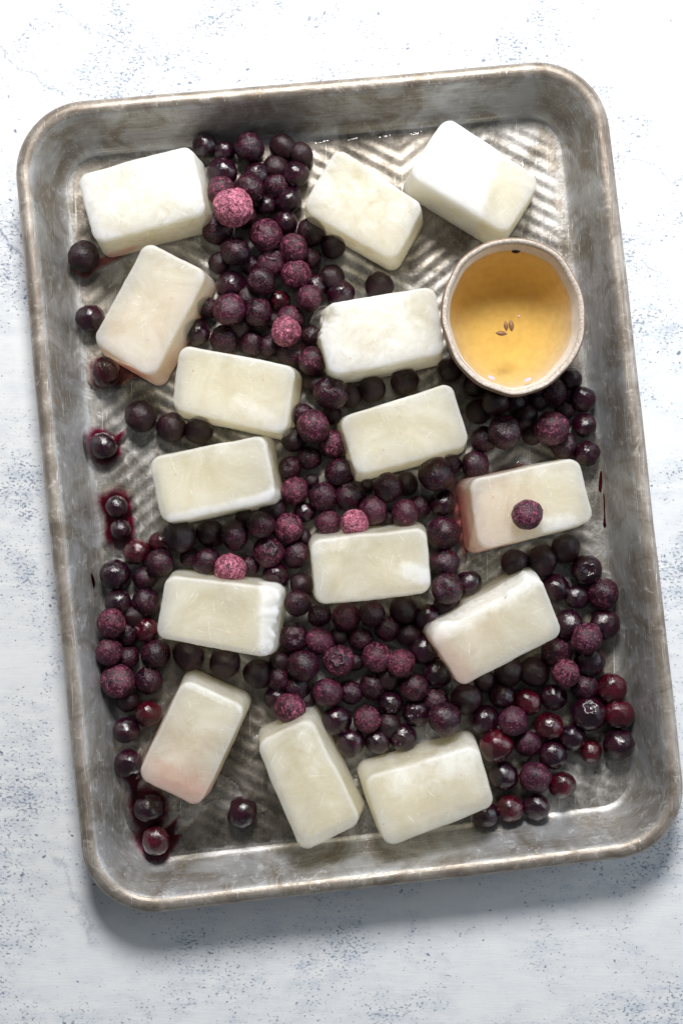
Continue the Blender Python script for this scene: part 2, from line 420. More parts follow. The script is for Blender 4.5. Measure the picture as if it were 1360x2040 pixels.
# ridged floor: chevron bands pressed into the sheet
def inset_of(x, y):
    m = 1e9
    P = [Vector((p.x, p.y)) for p in tray_c]; ds = []
    for i in range(4):
        a, b = P[i], P[(i + 1) % 4]; d = (b - a).normalized()
        ds.append((x - a.x) * d.y + (y - a.y) * -d.x)
    m = min(ds)
    rc = R0
    for i in range(4):                               # rounded corners
        d1, d2 = ds[(i - 1) % 4], ds[i]
        if d1 < rc and d2 < rc:
            m = min(m, rc - math.hypot(rc - d1, rc - d2))
    return m
lx, ly = Vector((math.cos(-0.1), 0)), 0
TA = math.radians(-6.1)                              # tray's turn on the table (clockwise edges run down and right)
def ridge(x, y):
    # tray-local coordinates with u along the short side
    ca, sa = math.cos(math.radians(5.7)), math.sin(math.radians(5.7))
    u = x * ca + y * sa; v = -x * sa + y * ca
    ap = W(300, 700, 0); u0 = ap.x * ca + ap.y * sa
    per = 38.0
    q = ((u - u0) / per) % 2.0
    tri = q if q < 1 else 2 - q                      # 0 at an apex
    ph = v + tri * per * 0.66                        # ridge lines fall away from the apex on both sides
    wv = math.sin(ph * 2 * math.pi / 6.3)
    wv = math.copysign(abs(wv) ** 0.85, wv)
    blend = min(1, min(tri, 1 - tri) * per / 1.0)
    return 0.23 * wv * (0.5 + 0.5 * blend)
nx, ny = 300, 420
x0, x1, y0, y1 = -135, 145, -180, 190
V = []; F = []; idx = {}
def floor_z(x, y):
    d = inset_of(x, y)
    fade = max(0, min(1, (d - 20) / 5.0))
    return 0.75 + fade * ridge(x, y) + 0.15 * mnoise.noise(Vector((x * .03, y * .03, 1))) * fade
for j in range(ny + 1):
    for i in range(nx + 1):
        x = x0 + (x1 - x0) * i / nx; y = y0 + (y1 - y0) * j / ny
        if inset_of(x, y) > 16.6:
            idx[(i, j)] = len(V); V.append((x, y, floor_z(x, y)))
for j in range(ny):
    for i in range(nx):
        k = [(i, j), (i + 1, j), (i + 1, j + 1), (i, j + 1)]
        if all(q in idx for q in k): F.append([idx[q] for q in k])
obj('ridged_floor', V, F, M['floor'], tray)

def surface_z(x, y):
    d = inset_of(x, y)
    if d > 18.6: return floor_z(x, y)
    for (a, za), (b, zb) in zip(wall, wall[1:]):
        if a <= d <= b: return za + (zb - za) * (d - a) / (b - a)
    return 22
def on_tray(px, py, lift=0.25):
    z = 1.0
    for _ in range(14):
        p = W(px, py, z); z = 0.5 * z + 0.5 * (surface_z(p.x, p.y) + lift)
    return W(px, py, z)

# ---------------------------------------------------------------- meltwater film
def wet(x, y):
    """positive where a film of meltwater lies"""
    d = inset_of(x, y)
    n = mnoise.fractal(Vector((x * .022, y * .022, 5.0)), 1.0, 2.0, 4)
    px = 680 + x * FPX / CAM_H; py = 1020 - y * FPX / CAM_H
    bias = 0.0
    if px < 620 and py > 1330: bias += 0.45          # bottom left corner
    if px < 700 and py < 480: bias += 0.35
    if px > 1000 and py > 1350: bias += 0.25
    if 600 < px < 900 and py < 420: bias += 0.3
    if px < 420 and 540 < py < 1000: bias += 0.06
    return min(n + bias - 0.12, (d - 18.8) * 0.12)
nx, ny = 230, 320
V = []; F = []; idx = {}
for j in range(ny + 1):
    for i in range(nx + 1):
        x = x0 + (x1 - x0) * i / nx; y = y0 + (y1 - y0) * j / ny
        w = wet(x, y)
        if w > -0.03:
            h = 1.10 + 0.22 * (1 - math.exp(-max(0, w + .02) * 14)) - 0.30 * math.exp(-max(0, w + .03) * 40)
            idx[(i, j)] = len(V); V.append((x, y, max(h, 0.7)))
for j in range(ny):
    for i in range(nx):
        k = [(i, j), (i + 1, j), (i + 1, j + 1), (i, j + 1)]
        if all(q in idx for q in k): F.append([idx[q] for q in k])
mw = obj('meltwater', V, F, M['water'])
tag(mw, 'clear film of meltwater lying in patches over the ridged tray floor', 'puddle')

# ---------------------------------------------------------------- juice stains
def stain(name, pts, mat, label, lift=0.9, cat='stain'):
    """pts: photo outline of a thin pool on the tray"""
    n = len(pts); c = (sum(p[0] for p in pts) / n, sum(p[1] for p in pts) / n)
    dense = []
    for i in range(n):
        a, b, cc, d = pts[i - 1], pts[i], pts[(i + 1) % n], pts[(i + 2) % n]
        for k in range(6):
            t = k / 6
            q = [0.5 * ((2 * b[m]) + (-a[m] + cc[m]) * t + (2 * a[m] - 5 * b[m] + 4 * cc[m] - d[m]) * t * t + (-a[m] + 3 * b[m] - 3 * cc[m] + d[m]) * t ** 3) for m in (0, 1)]
            dense.append(q)
    V = []; F = []; m = len(dense)
    for s, z in (((1.5 if mat is J else 1.2, -0.1), (1.25 if mat is J else 1.1, 0.1), (1.0, 0.22), (0.78, 0.30), (0.5, 0.34), (0.2, 0.36)) if lift > .5 else ((0.95, -0.2), (0.9, 0.0), (0.8, 0.1), (0.6, 0.1), (0.4, 0.1), (0.2, 0.1))):
        for q in dense:
            V.append(on_tray(c[0] + (q[0] - c[0]) * s, c[1] + (q[1] - c[1]) * s, lift + z))
    for r in range(5):
        for i in range(m):
            F.append((r * m + i, r * m + (i + 1) % m, (r + 1) * m + (i + 1) % m, (r + 1) * m + i))
    F.append([5 * m + i for i in range(m)])
    o = obj(name, V, F, mat, attrs={'depth': [d for d in ((0.0, 0.3, 0.65, 1, 1, 1) if lift > .5 else (0.4, 1, 1, 1, 1, 1)) for _ in range(m)]})
    return tag(o, label, cat)
J = M['juice']; JP = M['juice_pale']
stain('juice_pool', [(185, 900), (182, 868), (200, 855), (228, 868), (246, 858), (236, 884), (236, 905), (214, 922), (197, 918)], J, 'magenta juice pool round the shiny berry below the left wall berries')
stain('juice_pool', [(203, 1000), (215, 988), (240, 982), (258, 996), (260, 1022), (265, 1035), (260, 1070), (240, 1082), (216, 1068), (212, 1030)], J, 'magenta juice pool round two small berries halfway down the left wall')
stain('juice_pool', [(240, 1530), (262, 1520), (286, 1535), (275, 1560), (268, 1585), (258, 1562)], J, 'dark juice spill running from berries beside the pink tinged block')
stain('juice_pool', [(262, 1600), (280, 1575), (312, 1580), (328, 1600), (326, 1632), (300, 1648), (274, 1640)], J, 'dark juice ring round the second lowest berry in the bottom left corner')
stain('juice_pool', [(275, 1662), (296, 1648), (330, 1650), (352, 1632), (344, 1662), (356, 1664), (342, 1690), (325, 1708), (296, 1704)], J, 'crimson juice pool round the lowest red berry in the bottom left corner')
stain('juice_pool', [(182, 730), (200, 712), (236, 722), (286, 745), (300, 752), (262, 752), (238, 765), (205, 772), (186, 760)], JP, 'pale pink juice pool under the reddish berry below the steep left block')
stain('juice_pool', [(150, 535), (188, 520), (222, 503), (276, 490), (240, 512), (205, 530), (170, 552)], JP, 'pale pink juice trail beside the berry under the top left block')
stain('juice_pool', [(905, 965), (960, 948), (1040, 925), (1010, 940), (950, 962), (925, 1040), (930, 1105), (905, 1040)], JP, 'pink juice trail along the left end of the block carrying a berry')
stain('juice_drip', [(1194, 940), (1198, 938), (1199, 965), (1196, 982), (1191, 975), (1192, 955)], J, 'upper purple juice streak on the right inner wall', 0.35)
stain('juice_drip', [(1200, 985), (1203, 985), (1205, 1030), (1207, 1048), (1203, 1053), (1200, 1045), (1202, 1025)], J, 'lower purple juice streak on the right inner wall', 0.35)
stain('juice_drip', [(181, 1143), (184, 1142), (190, 1158), (189, 1170), (186, 1170)], J, 'small purple juice drip on the left inner wall', 0.35)

# ---------------------------------------------------------------- ice blocks
BH = 28.0
def make_block(name, quad, label, seed, taper=(2.0, 2.0, 2.0, 2.0), h=BH, jag=None, frost=None, stainf=None, R=4.6, clear=1.0):
    """quad: photo corners of the top face (TL,TR,BR,BL). taper: outward spread at the base of top/right/bottom/left side."""
    top = [W(px, py, h) for px, py in quad]
    c = sum(top, Vector()) / 4
    rnd = random.Random(seed)
    rel = [Vector((p.x - c.x, p.y - c.y)) for p in top]
    def grow(amount):
        P = []
        lines = []
        for i in range(4):
            a, b = rel[i], rel[(i + 1) % 4]; d = (b - a).normalized(); n = Vector((-d.y, d.x))
            lines.append((a + n * taper[i] * amount, d))
        for i in range(4):
            p, d = lines[(i - 1) % 4]; q, e = lines[i]
            den = d.x * e.y - d.y * e.x
            t = ((q.x - p.x) * e.y - (q.y - p.y) * e.x) / den
            P.append(p + d * t)
        return P
    NAo, NSo = 8, 22
    z0 = 1.25
    levels = []
    for (t, ins) in ((0, 1.3), (0.02, 0.5), (0.06, 0.0), (0.16, 0), (0.28, 0), (0.4, 0), (0.52, 0), (0.64, 0), (0.76, 0), (0.86, 0)):
        levels.append((z0 + (h - z0) * t, 1 - t, ins, 0))
    er = 0.9
    for a in (0, 20, 40, 60, 78, 90):
        levels.append((h - er + er * math.sin(math.radians(a)), (er - er * math.sin(math.radians(a))) / h, er * (1 - math.cos(math.radians(a))), 1))
    V = []; edge = []; clr = []; rings = []
    for (z, g, ins, e) in levels:
        ring = rounded_quad(grow(g), ins, R - ins * 0.6, NAo, NSo)
        rings.append([(p.x, p.y, z) for p in ring])
        edge += [float(e)] * len(ring)
        clr += [(0.0 if z < 2.0 else 0.9 if z < h - er else 0.6)] * len(ring)
    last = rings[-1]; n = len(last)
    for s in (0.965, 0.93, 0.88, 0.8, 0.7, 0.58, 0.45, 0.32, 0.18, 0.06):
        rings.append([(p[0] * s, p[1] * s, h) for p in last])
        edge += [max(0.0, (s - 0.86) * 6)] * n; clr += [0.72] * n
    V, F = loft(rings)
    F.append([(len(rings) - 1) * n + j for j in range(n)])
    F.append([j for j in range(n - 1, -1, -1)])
    out = []
    for i, v in enumerate(V):
        p = Vector(v)
        q = p * 0.09 + Vector((seed * 3.7, 0, 0))
        amt = 0.45
        dn = Vector((mnoise.noise(q), mnoise.noise(q + Vector((7, 0, 0))), mnoise.noise(q + Vector((0, 9, 0))))) * amt
        q2 = p * 0.55 + Vector((seed * 1.7, 3, 0))
        dn += Vector((mnoise.noise(q2), mnoise.noise(q2 + Vector((7, 0, 0))), mnoise.noise(q2 + Vector((0, 9, 0))))) * 0.13
        p = p + dn
        if jag: p = jag(p, c)
        if p.z < z0: p.z = z0
        out.append(p)
    px_of = lambda p: (680 + (p.x + c.x) * FPX / (CAM_H - p.z), 1020 - (p.y + c.y) * FPX / (CAM_H - p.z))
    fr = [frost(*px_of(p), p) if frost else 0.0 for p in out]
    st = [stainf(*px_of(p), p) if stainf else 0.0 for p in out]
    o = obj(name, out, F, M['ice'], attrs={'edge': edge, 'clear': clr, 'frost': fr, 'stain': st})
    o.location = (c.x * MM, c.y * MM, 0)
    tag(o, label, 'ice block', 'cloudy ice blocks lying in the tray')
    return o, c
def sm(x, a, b):
    t = max(0, min(1, (x - a) / (b - a))); return t * t * (3 - 2 * t)
def seg_dist(px, py, a, b):
    ax, ay = a; bx, by = b
    L = (bx - ax) ** 2 + (by - ay) ** 2
    t = max(0, min(1, ((px - ax) * (bx - ax) + (py - ay) * (by - ay)) / L))
    return math.hypot(px - ax - t * (bx - ax), py - ay - t * (by - ay))

def jag_chip(p, c):           # block by the bowl: upper left corner knocked off
    wx, wy = p.x + c.x, p.y + c.y
    q = W(622, 626, BH); d = math.hypot(wx - q.x, wy - q.y)
    if d < 9.5 and p.z > 6:
        n = mnoise.noise(Vector((p.x * .5, p.y * .5, 2)))
        k = (1 - d / 9.5)
        p = p + Vector((3.6 * k + n * 1.3, -1.6 * k + n * 0.9, -(9.0 * k) * (0.7 + 0.6 * n)))
    return p
def jag_top(p, c):            # broken block: ragged upper edge
    a, b = W(848, 1266, BH), W(1072, 1138, BH)
    d = (b - a); L = d.length; d = d / L; nrm = Vector((-d.y, d.x, 0))
    w = Vector((p.x + c.x, p.y + c.y, 0)) - Vector((a.x, a.y, 0))
    t = w.dot(d); s = w.dot(nrm)
    if p.z > 16 and s > -4:
        j = mnoise.fractal(Vector((t * .22, 1.3, 8)), 1, 2, 4) * 1.9 + mnoise.noise(Vector((t * 1.3, 0, 4))) * 0.5 + (2.2 if t < 10 else 0) + (2.8 * math.exp(-((t - 47) / 3) ** 2))
        k = sm(s, -4, 0)
        p = p + Vector((nrm.x, nrm.y, 0)) * (j - 1.0) * k
    return p
blocks = []
def B(key, quad, label, short, seed, **kw):
    o, c = make_block('ice_block', quad, label, seed, **kw)
    blocks.append((key, quad, short, o, c))
    return o
B(1, [(152, 350), (383, 287), (410, 425), (190, 484)], 'whitish ice block in the top left corner of the tray', 'top left corner block', 1,
  taper=(1.2, 2.4, 2.4, 1.0), frost=lambda x, y, p: 0.42 + 0.25 * sm(seg_dist(x, y, (200, 380), (400, 350)), 90, 10), clear=.6)
B(2, [(292, 480), (414, 543), (303, 752), (182, 680)], 'steeply turned ice block with fine cracks below the top left corner block', 'steep left block', 2, taper=(1.5, 2.6, 2.0, 1.2), stainf=lambda x, y, p: 0.8 * sm(p.z, 10, 2))
B(3, [(672, 292), (846, 409), (784, 521), (599, 416)], 'slanted ice block at upper middle with a few pink specks', 'slanted upper middle block', 3,
  taper=(1.0, 2.4, 0.0, 0.6), frost=lambda x, y, p: 0.30 + 0.2 * sm(seg_dist(x, y, (650, 380), (790, 430)), 60, 5))
B(4, [(889, 230), (1077, 357), (1008, 466), (812, 347)], 'half frosted half clear ice block above the bowl', 'half frosted top right block', 4,
  taper=(1.0, 1.6, 2.6, 1.6), frost=lambda x, y, p: 0.72 * sm((x - 960) * 0.9 + (y - 400) * 0.28, 22, -8) + 0.12, clear=.6)
b5 = B(5, [(620, 611), (865, 570), (886, 704), (658, 750)], 'bright white ice block with a chipped corner left of the bowl', 'chipped white block', 5,
  taper=(1.4, 1.0, 2.4, 1.8), frost=lambda x, y, p: 0.62 - 0.25 * sm(x, 780, 880), jag=jag_chip, clear=.4)
B(6, [(358, 686), (590, 730), (569, 865), (342, 815)], 'plain ice block with a scratched lower corner left of centre', 'block left of centre', 6,
  taper=(1.2, 2.4, 1.8, 1.2), frost=lambda x, y, p: 0.5 * sm(seg_dist(x, y, (470, 800), (560, 850)), 40, 5))
B(7, [(297, 911), (528, 865), (551, 997), (323, 1044)], 'ice block with a bright white lower edge below three loose berries', 'white edged left block', 7,
  taper=(1.0, 2.6, 1.6, 1.0), frost=lambda x, y, p: 0.75 * sm(seg_dist(x, y, (345, 1038), (545, 992)), 26, 6) + 0.35 * sm(seg_dist(x, y, (530, 880), (548, 985)), 30, 4))
B(8, [(677, 832), (900, 761), (935, 886), (710, 950)], 'cream ice block directly below the chipped white block', 'cream centre right block', 8,
  taper=(1.4, 1.0, 2.2, 2.2), frost=lambda x, y, p: 0.5 * sm(seg_dist(x, y, (740, 800), (800, 790)), 25, 4) + 0.25 * sm(y, 860, 920))
B(9, [(937, 956), (1152, 912), (1183, 1039), (955, 1096)], 'pink edged ice block carrying one lone blueberry', 'berry topped block', 9,
  taper=(1.4, 0.8, 2.2, 4.2), frost=lambda x, y, p: 0.62 * sm(seg_dist(x, y, (1080, 1050), (1130, 1040)), 34, 8) + 0.3 * sm(x, 960, 935),
  stainf=lambda x, y, p: 1.1 * sm(p.z, 21, 4) * sm(x, 1130, 940) + 0.35 * sm(x, 945, 915))
B(10, [(618, 1077), (848, 1051), (858, 1181), (629, 1207)], 'heavily scratched ice block in the lower centre of the tray', 'scratched centre block', 10,
  taper=(3.0, 1.8, 1.0, 1.4), frost=lambda x, y, p: 0.62 * sm(seg_dist(x, y, (810, 1135), (850, 1150)), 30, 8) + 0.40 * sm(seg_dist(x, y, (625, 1090), (690, 1080)), 30, 5) + 0.12)
def jag_end(p, c):            # crumbled right end
    a, b = W(561, 1173, BH), W(541, 1313, BH)
    d = (b - a); L = d.length; d = d / L; nrm = Vector((-d.y, d.x, 0))
    w = Vector((p.x + c.x, p.y + c.y, 0)) - Vector((a.x, a.y, 0))
    t = w.dot(d); s = w.dot(nrm)
    if p.z > 15 and s > -9:
        k = sm(s, -9, -2) * sm(p.z, 15, 24)
        n = mnoise.fractal(Vector((p.x * .3, p.y * .3, p.z * .3)), 1, 2, 4)
        p = p + Vector((nrm.x, nrm.y, 0)) * (n * 1.5 - 0.7) * k + Vector((0, 0, (n - 0.3) * 1.6)) * k
    return p
b11 = B(11, [(330, 1147), (561, 1173), (541, 1313), (310, 1270)], 'ice block with a white crumbled right end at lower left', 'frost ended block', 11,
  taper=(2.6, 2.0, 1.0, 1.0), jag=jag_end, frost=lambda x, y, p: 1.25 * sm(seg_dist(x, y, (548, 1175), (543, 1310)), 50, 5) if p.z > 12 else 0)
B(12, [(852, 1268), (1074, 1143), (1121, 1263), (918, 1370)], 'broken ice block with a ragged upper edge at lower right', 'broken block', 12,
  taper=(5.2, 1.2, 1.0, 1.0), jag=jag_top, frost=lambda x, y, p: 0.55 * sm(seg_dist(x, y, (850, 1270), (1072, 1140)), 45, 5) + 0.15 if p.z > 14 else 0,
  stainf=lambda x, y, p: 0.8 * sm(x - y, -330, -440) + 0.35 * sm(p.z, 14, 4))
b13 = B(13, [(366, 1354), (490, 1410), (397, 1610), (272, 1547)], 'ice block with a pink lower end in the bottom left of the tray', 'pink ended block', 13,
  taper=(2.6, 1.6, 1.0, 2.0), stainf=lambda x, y, p: 1.0 * sm((y - 1354) - 0.3 * (x - 366), 120, 235) + 0.7 * sm(p.z, 12, 2) * sm(x, 420, 330), frost=lambda x, y, p: 0.5 * sm(seg_dist(x, y, (375, 1365), (480, 1412)), 14, 3))
B(14, [(510, 1482), (618, 1430), (722, 1640), (600, 1700)], 'upright leaning ice block at the bottom middle of the tray', 'bottom middle block', 14,
  taper=(2.6, 3.0, 0.8, 1.0), frost=lambda x, y, p: 0.45 * sm(seg_dist(x, y, (600, 1470), (620, 1530)), 40, 5))
B(15, [(723, 1552), (950, 1485), (986, 1605), (771, 1690)], 'wide clean ice block nearest the bottom edge of the tray', 'wide bottom block', 15,
  taper=(3.2, 1.4, 1.0, 2.8), frost=lambda x, y, p: 0.5 * sm(seg_dist(x, y, (800, 1560), (930, 1510)), 60, 8) + 0.1)

# crumbs and splinters of ice that belong to the broken blocks
def splinter(parent, c, pts, z0, z1, mat):
    """a thin wedge: photo outline pts, lying between heights z0 and z1"""
    n = len(pts); V = []
    for k, (x, y) in enumerate(pts):
        p = W(x, y, z1); V.append((p.x - c.x, p.y - c.y, z1 - 0.8 * (k % 2)))
    for k, (x, y) in enumerate(pts):
        p = W(x, y, z1); V.append((p.x - c.x, p.y - c.y, z0))
    F = [list(range(n)), list(range(2 * n - 1, n - 1, -1))]
    for k in range(n): F.append((k, n + k, n + (k + 1) % n, (k + 1) % n))
    F[0].reverse(); F[1].reverse()
    return obj('ice_splinter', V, F, mat, parent, smooth=False)
c13 = blocks[12][4]; c5 = blocks[4][4]
splinter(b13, c13, [(258, 1541), (272, 1520), (280, 1490), (282, 1506), (288, 1500), (282, 1530), (274, 1540)], 17, 19, M['shard'])
splinter(b13, c13, [(286, 1506), (300, 1470), (312, 1460), (300, 1488), (290, 1510)], 18, 20.5, M['shard'])
splinter(b13, c13, [(271, 1552), (276, 1538), (284, 1532), (280, 1550)], 17, 19.5, M['shard'])
splinter(b5, c5, [(611, 652), (609, 662), (616, 673), (624, 662), (634, 655), (624, 652), (617, 664)], 23, 24.2, M['shard'])
splinter(b5, c5, [(617, 644), (624, 632), (640, 622), (652, 610), (640, 609), (626, 622)], 24.5, 26, M['shard'])

# ---------------------------------------------------------------- bowl of syrup
RZ = 35.0
bc = W(1022, 631, RZ)
rim_r = {-90: 542, -59: 538, -30: 499, 0: 490, 21: 503, 45: 509, 70: 531, 88: 540, 109: 519, 135: 495, 162: 479, 183: 491, 207: 505, 233: 536, 252: 542}
ks = sorted(rim_r)
def rim_radius(th):                                   # th: image angle (y down), degrees
    while th > 270: th -= 360
    while th < -90: th += 360
    kk = ks + [270]; vals = [rim_r[k] for k in ks] + [542]
    for i in range(len(kk) - 1):
        if kk[i] <= th <= kk[i + 1]:
            f = (th - kk[i]) / (kk[i + 1] - kk[i]); f = f * f * (3 - 2 * f)
            return (vals[i] + (vals[i + 1] - vals[i]) * f) / 3.4 * (CAM_H - RZ) / FPX
    return 30
bowl = empty('dipping_bowl', (bc.x, bc.y, 0))
tag(bowl, 'small handmade stoneware bowl with white glaze inside and brown outside', 'bowl')
NB = 96
def bowl_ring(scale, off, z, wob=0.25):
    r = []
    for k in range(NB):
        a = 2 * math.pi * k / NB
        R = rim_radius(-math.degrees(a)) * scale + off
        R += wob * mnoise.noise(Vector((math.cos(a) * 2.2, math.sin(a) * 2.2, z * 0.15)))
        r.append((R * math.cos(a), R * math.sin(a), z + (0.4 * mnoise.noise(Vector((math.cos(a) * 1.3, math.sin(a) * 1.3, 4))) if z > 20 else 0)))
    return r
outer_p = [(0.0, 4, 1.2), (0.55, 0, 1.2), (0.66, 0, 1.6), (0.76, 0, 4.0), (0.86, 0, 9.0), (0.93, 0, 16.0), (0.975, 0, 24.0), (0.995, 0, 30.0), (1.0, -0.05, 33.0), (1.0, -0.12, 34.0), (1.0, -0.45, 34.75), (1.0, -0.8, 34.93)]
rings = [bowl_ring(s, o, z) for s, o, z in outer_p]
V, F = loft(rings); F.append(list(range(NB - 1, -1, -1)))
obj('outer_wall', V, F, M['stoneware'], bowl)
rimp = [(1.0, -0.75, 34.95), (1.0, -1.2, 35.1), (1.0, -1.9, 34.9), (1.0, -2.5, 34.2), (1.0, -2.8, 33.2)]
rings = [bowl_ring(s, o, z, 0.45) for s, o, z in rimp]
V, F = loft(rings)
obj('rim', V, F, M['rimglaze'], bowl)
inner = [(1.0, -2.8, 33.2), (1.0, -3.2, 31.0), (0.99, -3.5, 28.0), (0.965, -3.5, 24.0), (0.92, -3.5, 19.0), (0.83, -3.0, 13.5), (0.68, -2.4, 9.0), (0.48, -1.6, 6.6), (0.25, -0.8, 5.8), (0.05, 0, 5.6)]
rings = [bowl_ring(s, o, z) for s, o, z in inner]
V, F = loft(rings); F.append([(len(rings) - 1) * NB + k for k in range(NB)])
obj('inner_glaze', V, F, M['glaze'], bowl)
LV = 26.6
# syrup: closed body filling the bowl to just under the rim
liq = [(1.0, -3.6, LV + 0.25), (0.99, -3.4, LV - 0.02)] + [(s, o + 0.22, z - 0.2) for s, o, z in inner[3:]]
rings = [bowl_ring(s * 1.0, o, z) for s, o, z in liq]
top_r = [[(p[0] * f, p[1] * f, LV + (0.25 if f > .99 else 0.06 if f > .97 else 0)) for p in rings[0]] for f in (0.05, 0.3, 0.6, 0.85, 0.95, 0.98)]
rings = top_r + rings
V, F = loft(rings); F.append(list(range(NB))); F.append([(len(rings) - 1) * NB + k for k in range(NB)])
sy = obj('syrup', V, F, M['tea'])
sy.location = (bc.x * MM, bc.y * MM, 0)
tag(sy, 'clear amber syrup filling the small stoneware bowl', 'syrup')

def seed(px, py, ang, L, Wd, label, mat, name='seed', z=LV + 0.35):
    V = []; F = []; nu, nv = 14, 10
    for i in range(nu + 1):
        u = i / nu; r = math.sin(math.pi * min(max(u, 0.01), 0.99)) ** 0.8
        for j in range(nv):
            a = 2 * math.pi * j / nv
            rid = 1 + 0.16 * math.cos(a * 5)
            V.append(((u - 0.5) * L, Wd / 2 * r * rid * math.cos(a), Wd / 2 * 0.8 * r * rid * math.sin(a) + 0.5 * (u - .5) ** 2))
    for i in range(nu):
        for j in range(nv):
            F.append((i * nv + j, (i + 1) * nv + j, (i + 1) * nv + (j + 1) % nv, i * nv + (j + 1) % nv))
    F.append(list(range(nv))); F.append([nu * nv + j for j in range(nv - 1, -1, -1)])
    o = obj(name, V, F, mat); p = W(px, py, z)
    o.location = p * MM; o.rotation_euler = (0, 0, -math.radians(ang))
    return tag(o, label, 'seed', 'seeds floating in the syrup')
seed(840 + 567 / 3.4, 440 + 712 / 3.4, 82, 4.3, 1.7, 'middle upright brown seed floating between two others in the syrup', M['seed'])
seed(840 + 603 / 3.4, 440 + 710 / 3.4, 84, 5.0, 2.0, 'right hand upright brown seed of the trio floating in the syrup', M['seed'])
seed(840 + 537 / 3.4, 440 + 763 / 3.4, 5, 5.0, 1.9, 'brown seed lying flat below the other two in the syrup', M['seed'])
seed(840 + 636 / 3.4, 440 + 207 / 3.4, -4, 3.8, 1.6, 'nearly black seed floating by the upper rim of the bowl', M['seed_dark'])
seed(840 + 655 / 3.4, 440 + 647 / 3.4, -30, 1.4, 0.9, 'tiny pale pink crumb floating beside the three brown seeds', mat_simple('pink_crumb', (0.75, 0.35, 0.38)), name='crumb')
def mark(px, py, ang, L, Wd, label, z):  # small thin lilac fleck at the lower inside edge of the bowl
    V = [(math.cos(a) * L / 2, math.sin(a) * Wd / 2, 0.25 if k % 2 else 0.1) for k, a in enumerate([i * math.pi / 6 for i in range(12)])] + [(0, 0, 0.4)]
    F = [(k, (k + 1) % 12, 12) for k in range(12)]
    o = obj('lilac_mark', V, F, M['lilac']); o.location = W(px, py, z) * MM
    o.rotation_euler = (-0.5, 0, -math.radians(ang))
    return tag(o, label, 'mark')
mark(840 + 470 / 3.4, 440 + 1063 / 3.4, 25, 3.2, 1.6, 'left lilac fleck at the lower inside edge of the bowl', LV + 0.5)
mark(840 + 716 / 3.4, 440 + 1076 / 3.4, -20, 3.2, 1.5, 'right lilac fleck at the lower inside edge of the bowl', LV + 0.5)

# ---------------------------------------------------------------- blueberries
def berry_mesh(name, seed, kind):
    bm = bmesh.new(); bmesh.ops.create_icosphere(bm, subdivisions=4, radius=1.0)
    s = Vector((seed * 11.3, seed * 2.1, seed * 5.7))
    for v in bm.verts:
        d = v.co.normalized()
        r = 1.0 + 0.085 * mnoise.noise(d * 1.3 + s) + 0.035 * mnoise.noise(d * 3.5 + s) + 0.020 * mnoise.noise(d * 8 + s)
        if kind in ('plain', 'dent', 'calyx'): r += 0.016 * (0.5 - abs(mnoise.noise(d * 5.5 + s))) + 0.012 * mnoise.noise(d * 13 + s)
        if kind == 'frost': r += 0.04 * mnoise.noise(d * 12 + s)
        if kind == 'pink': r += 0.07 * abs(mnoise.noise(d * 3.2 + s)) + 0.045 * mnoise.noise(d * 9 + s)
        if kind == 'dent':
            q = Vector((0.45, 0.5, 0.75)).normalized(); a = d.angle(q); r -= 0.13 * math.exp(-(a / 0.38) ** 2)
        if kind == 'calyx':
            a = d.angle(Vector((0, 0, 1))); lob = 1 + 0.18 * math.cos(5 * math.atan2(d.y, d.x) + seed)
            r += 0.05 * math.exp(-((a - 0.40 * lob) / 0.09) ** 2) - 0.20 * math.exp(-(a / 0.26) ** 2)
        flat = 0.93
        v.co = d * r; v.co.z *= flat
    me = bpy.data.meshes.new(name); bm.to_mesh(me); bm.free()
    me.polygons.foreach_set('use_smooth', [True] * len(me.polygons))
    return me
def calyx_mesh(seed):
    V = []; F = []; n = 40
    for ring, (ra, zz) in enumerate(((0.20, 0.80), (0.30, 0.93), (0.42, 0.935), (0.50, 0.86))):
        for k in range(n):
            a = 2 * math.pi * k / n
            lob = 1 + (0.22 if ring in (1, 2) else 0.1) * math.cos(5 * a + seed) + 0.06 * mnoise.noise(Vector((math.cos(a) * 3, math.sin(a) * 3, seed)))
            V.append((ra * lob * math.cos(a), ra * lob * math.sin(a), (zz + 0.03 * mnoise.noise(Vector((math.cos(a) * 4, math.sin(a) * 4, ring + seed)))) * 0.95))
    for r in range(3):
        for k in range(n): F.append((r * n + k, r * n + (k + 1) % n, (r + 1) * n + (k + 1) % n, (r + 1) * n + k))
    me = bpy.data.meshes.new('calyx'); me.from_pydata(V, [], F)
    me.polygons.foreach_set('use_smooth', [True] * len(F))
    return me
shape_kinds = {'d': ['plain', 'plain', 'dent'], 'w': ['plain', 'plain', 'dent'], 'r': ['plain', 'plain'], 'm': ['frost', 'frost', 'dent'], 'f': ['frost', 'frost', 'frost'], 'p': ['pink', 'pink']}
MESH = {}; CMESH = {}
sd = 1
for look, kinds in shape_kinds.items():
    MESH[look] = []
    for k in kinds:
        me = berry_mesh('blueberry', sd, k); sd += 1
        me.materials.append(M[look]); MESH[look].append(me)
    me = berry_mesh('blueberry', sd, 'calyx'); sd += 1; me.materials.append(M[look])
    cm = calyx_mesh(sd); cm.materials.append(M['m' if look in 'mdf' else look]); CMESH[look] = (me, cm)

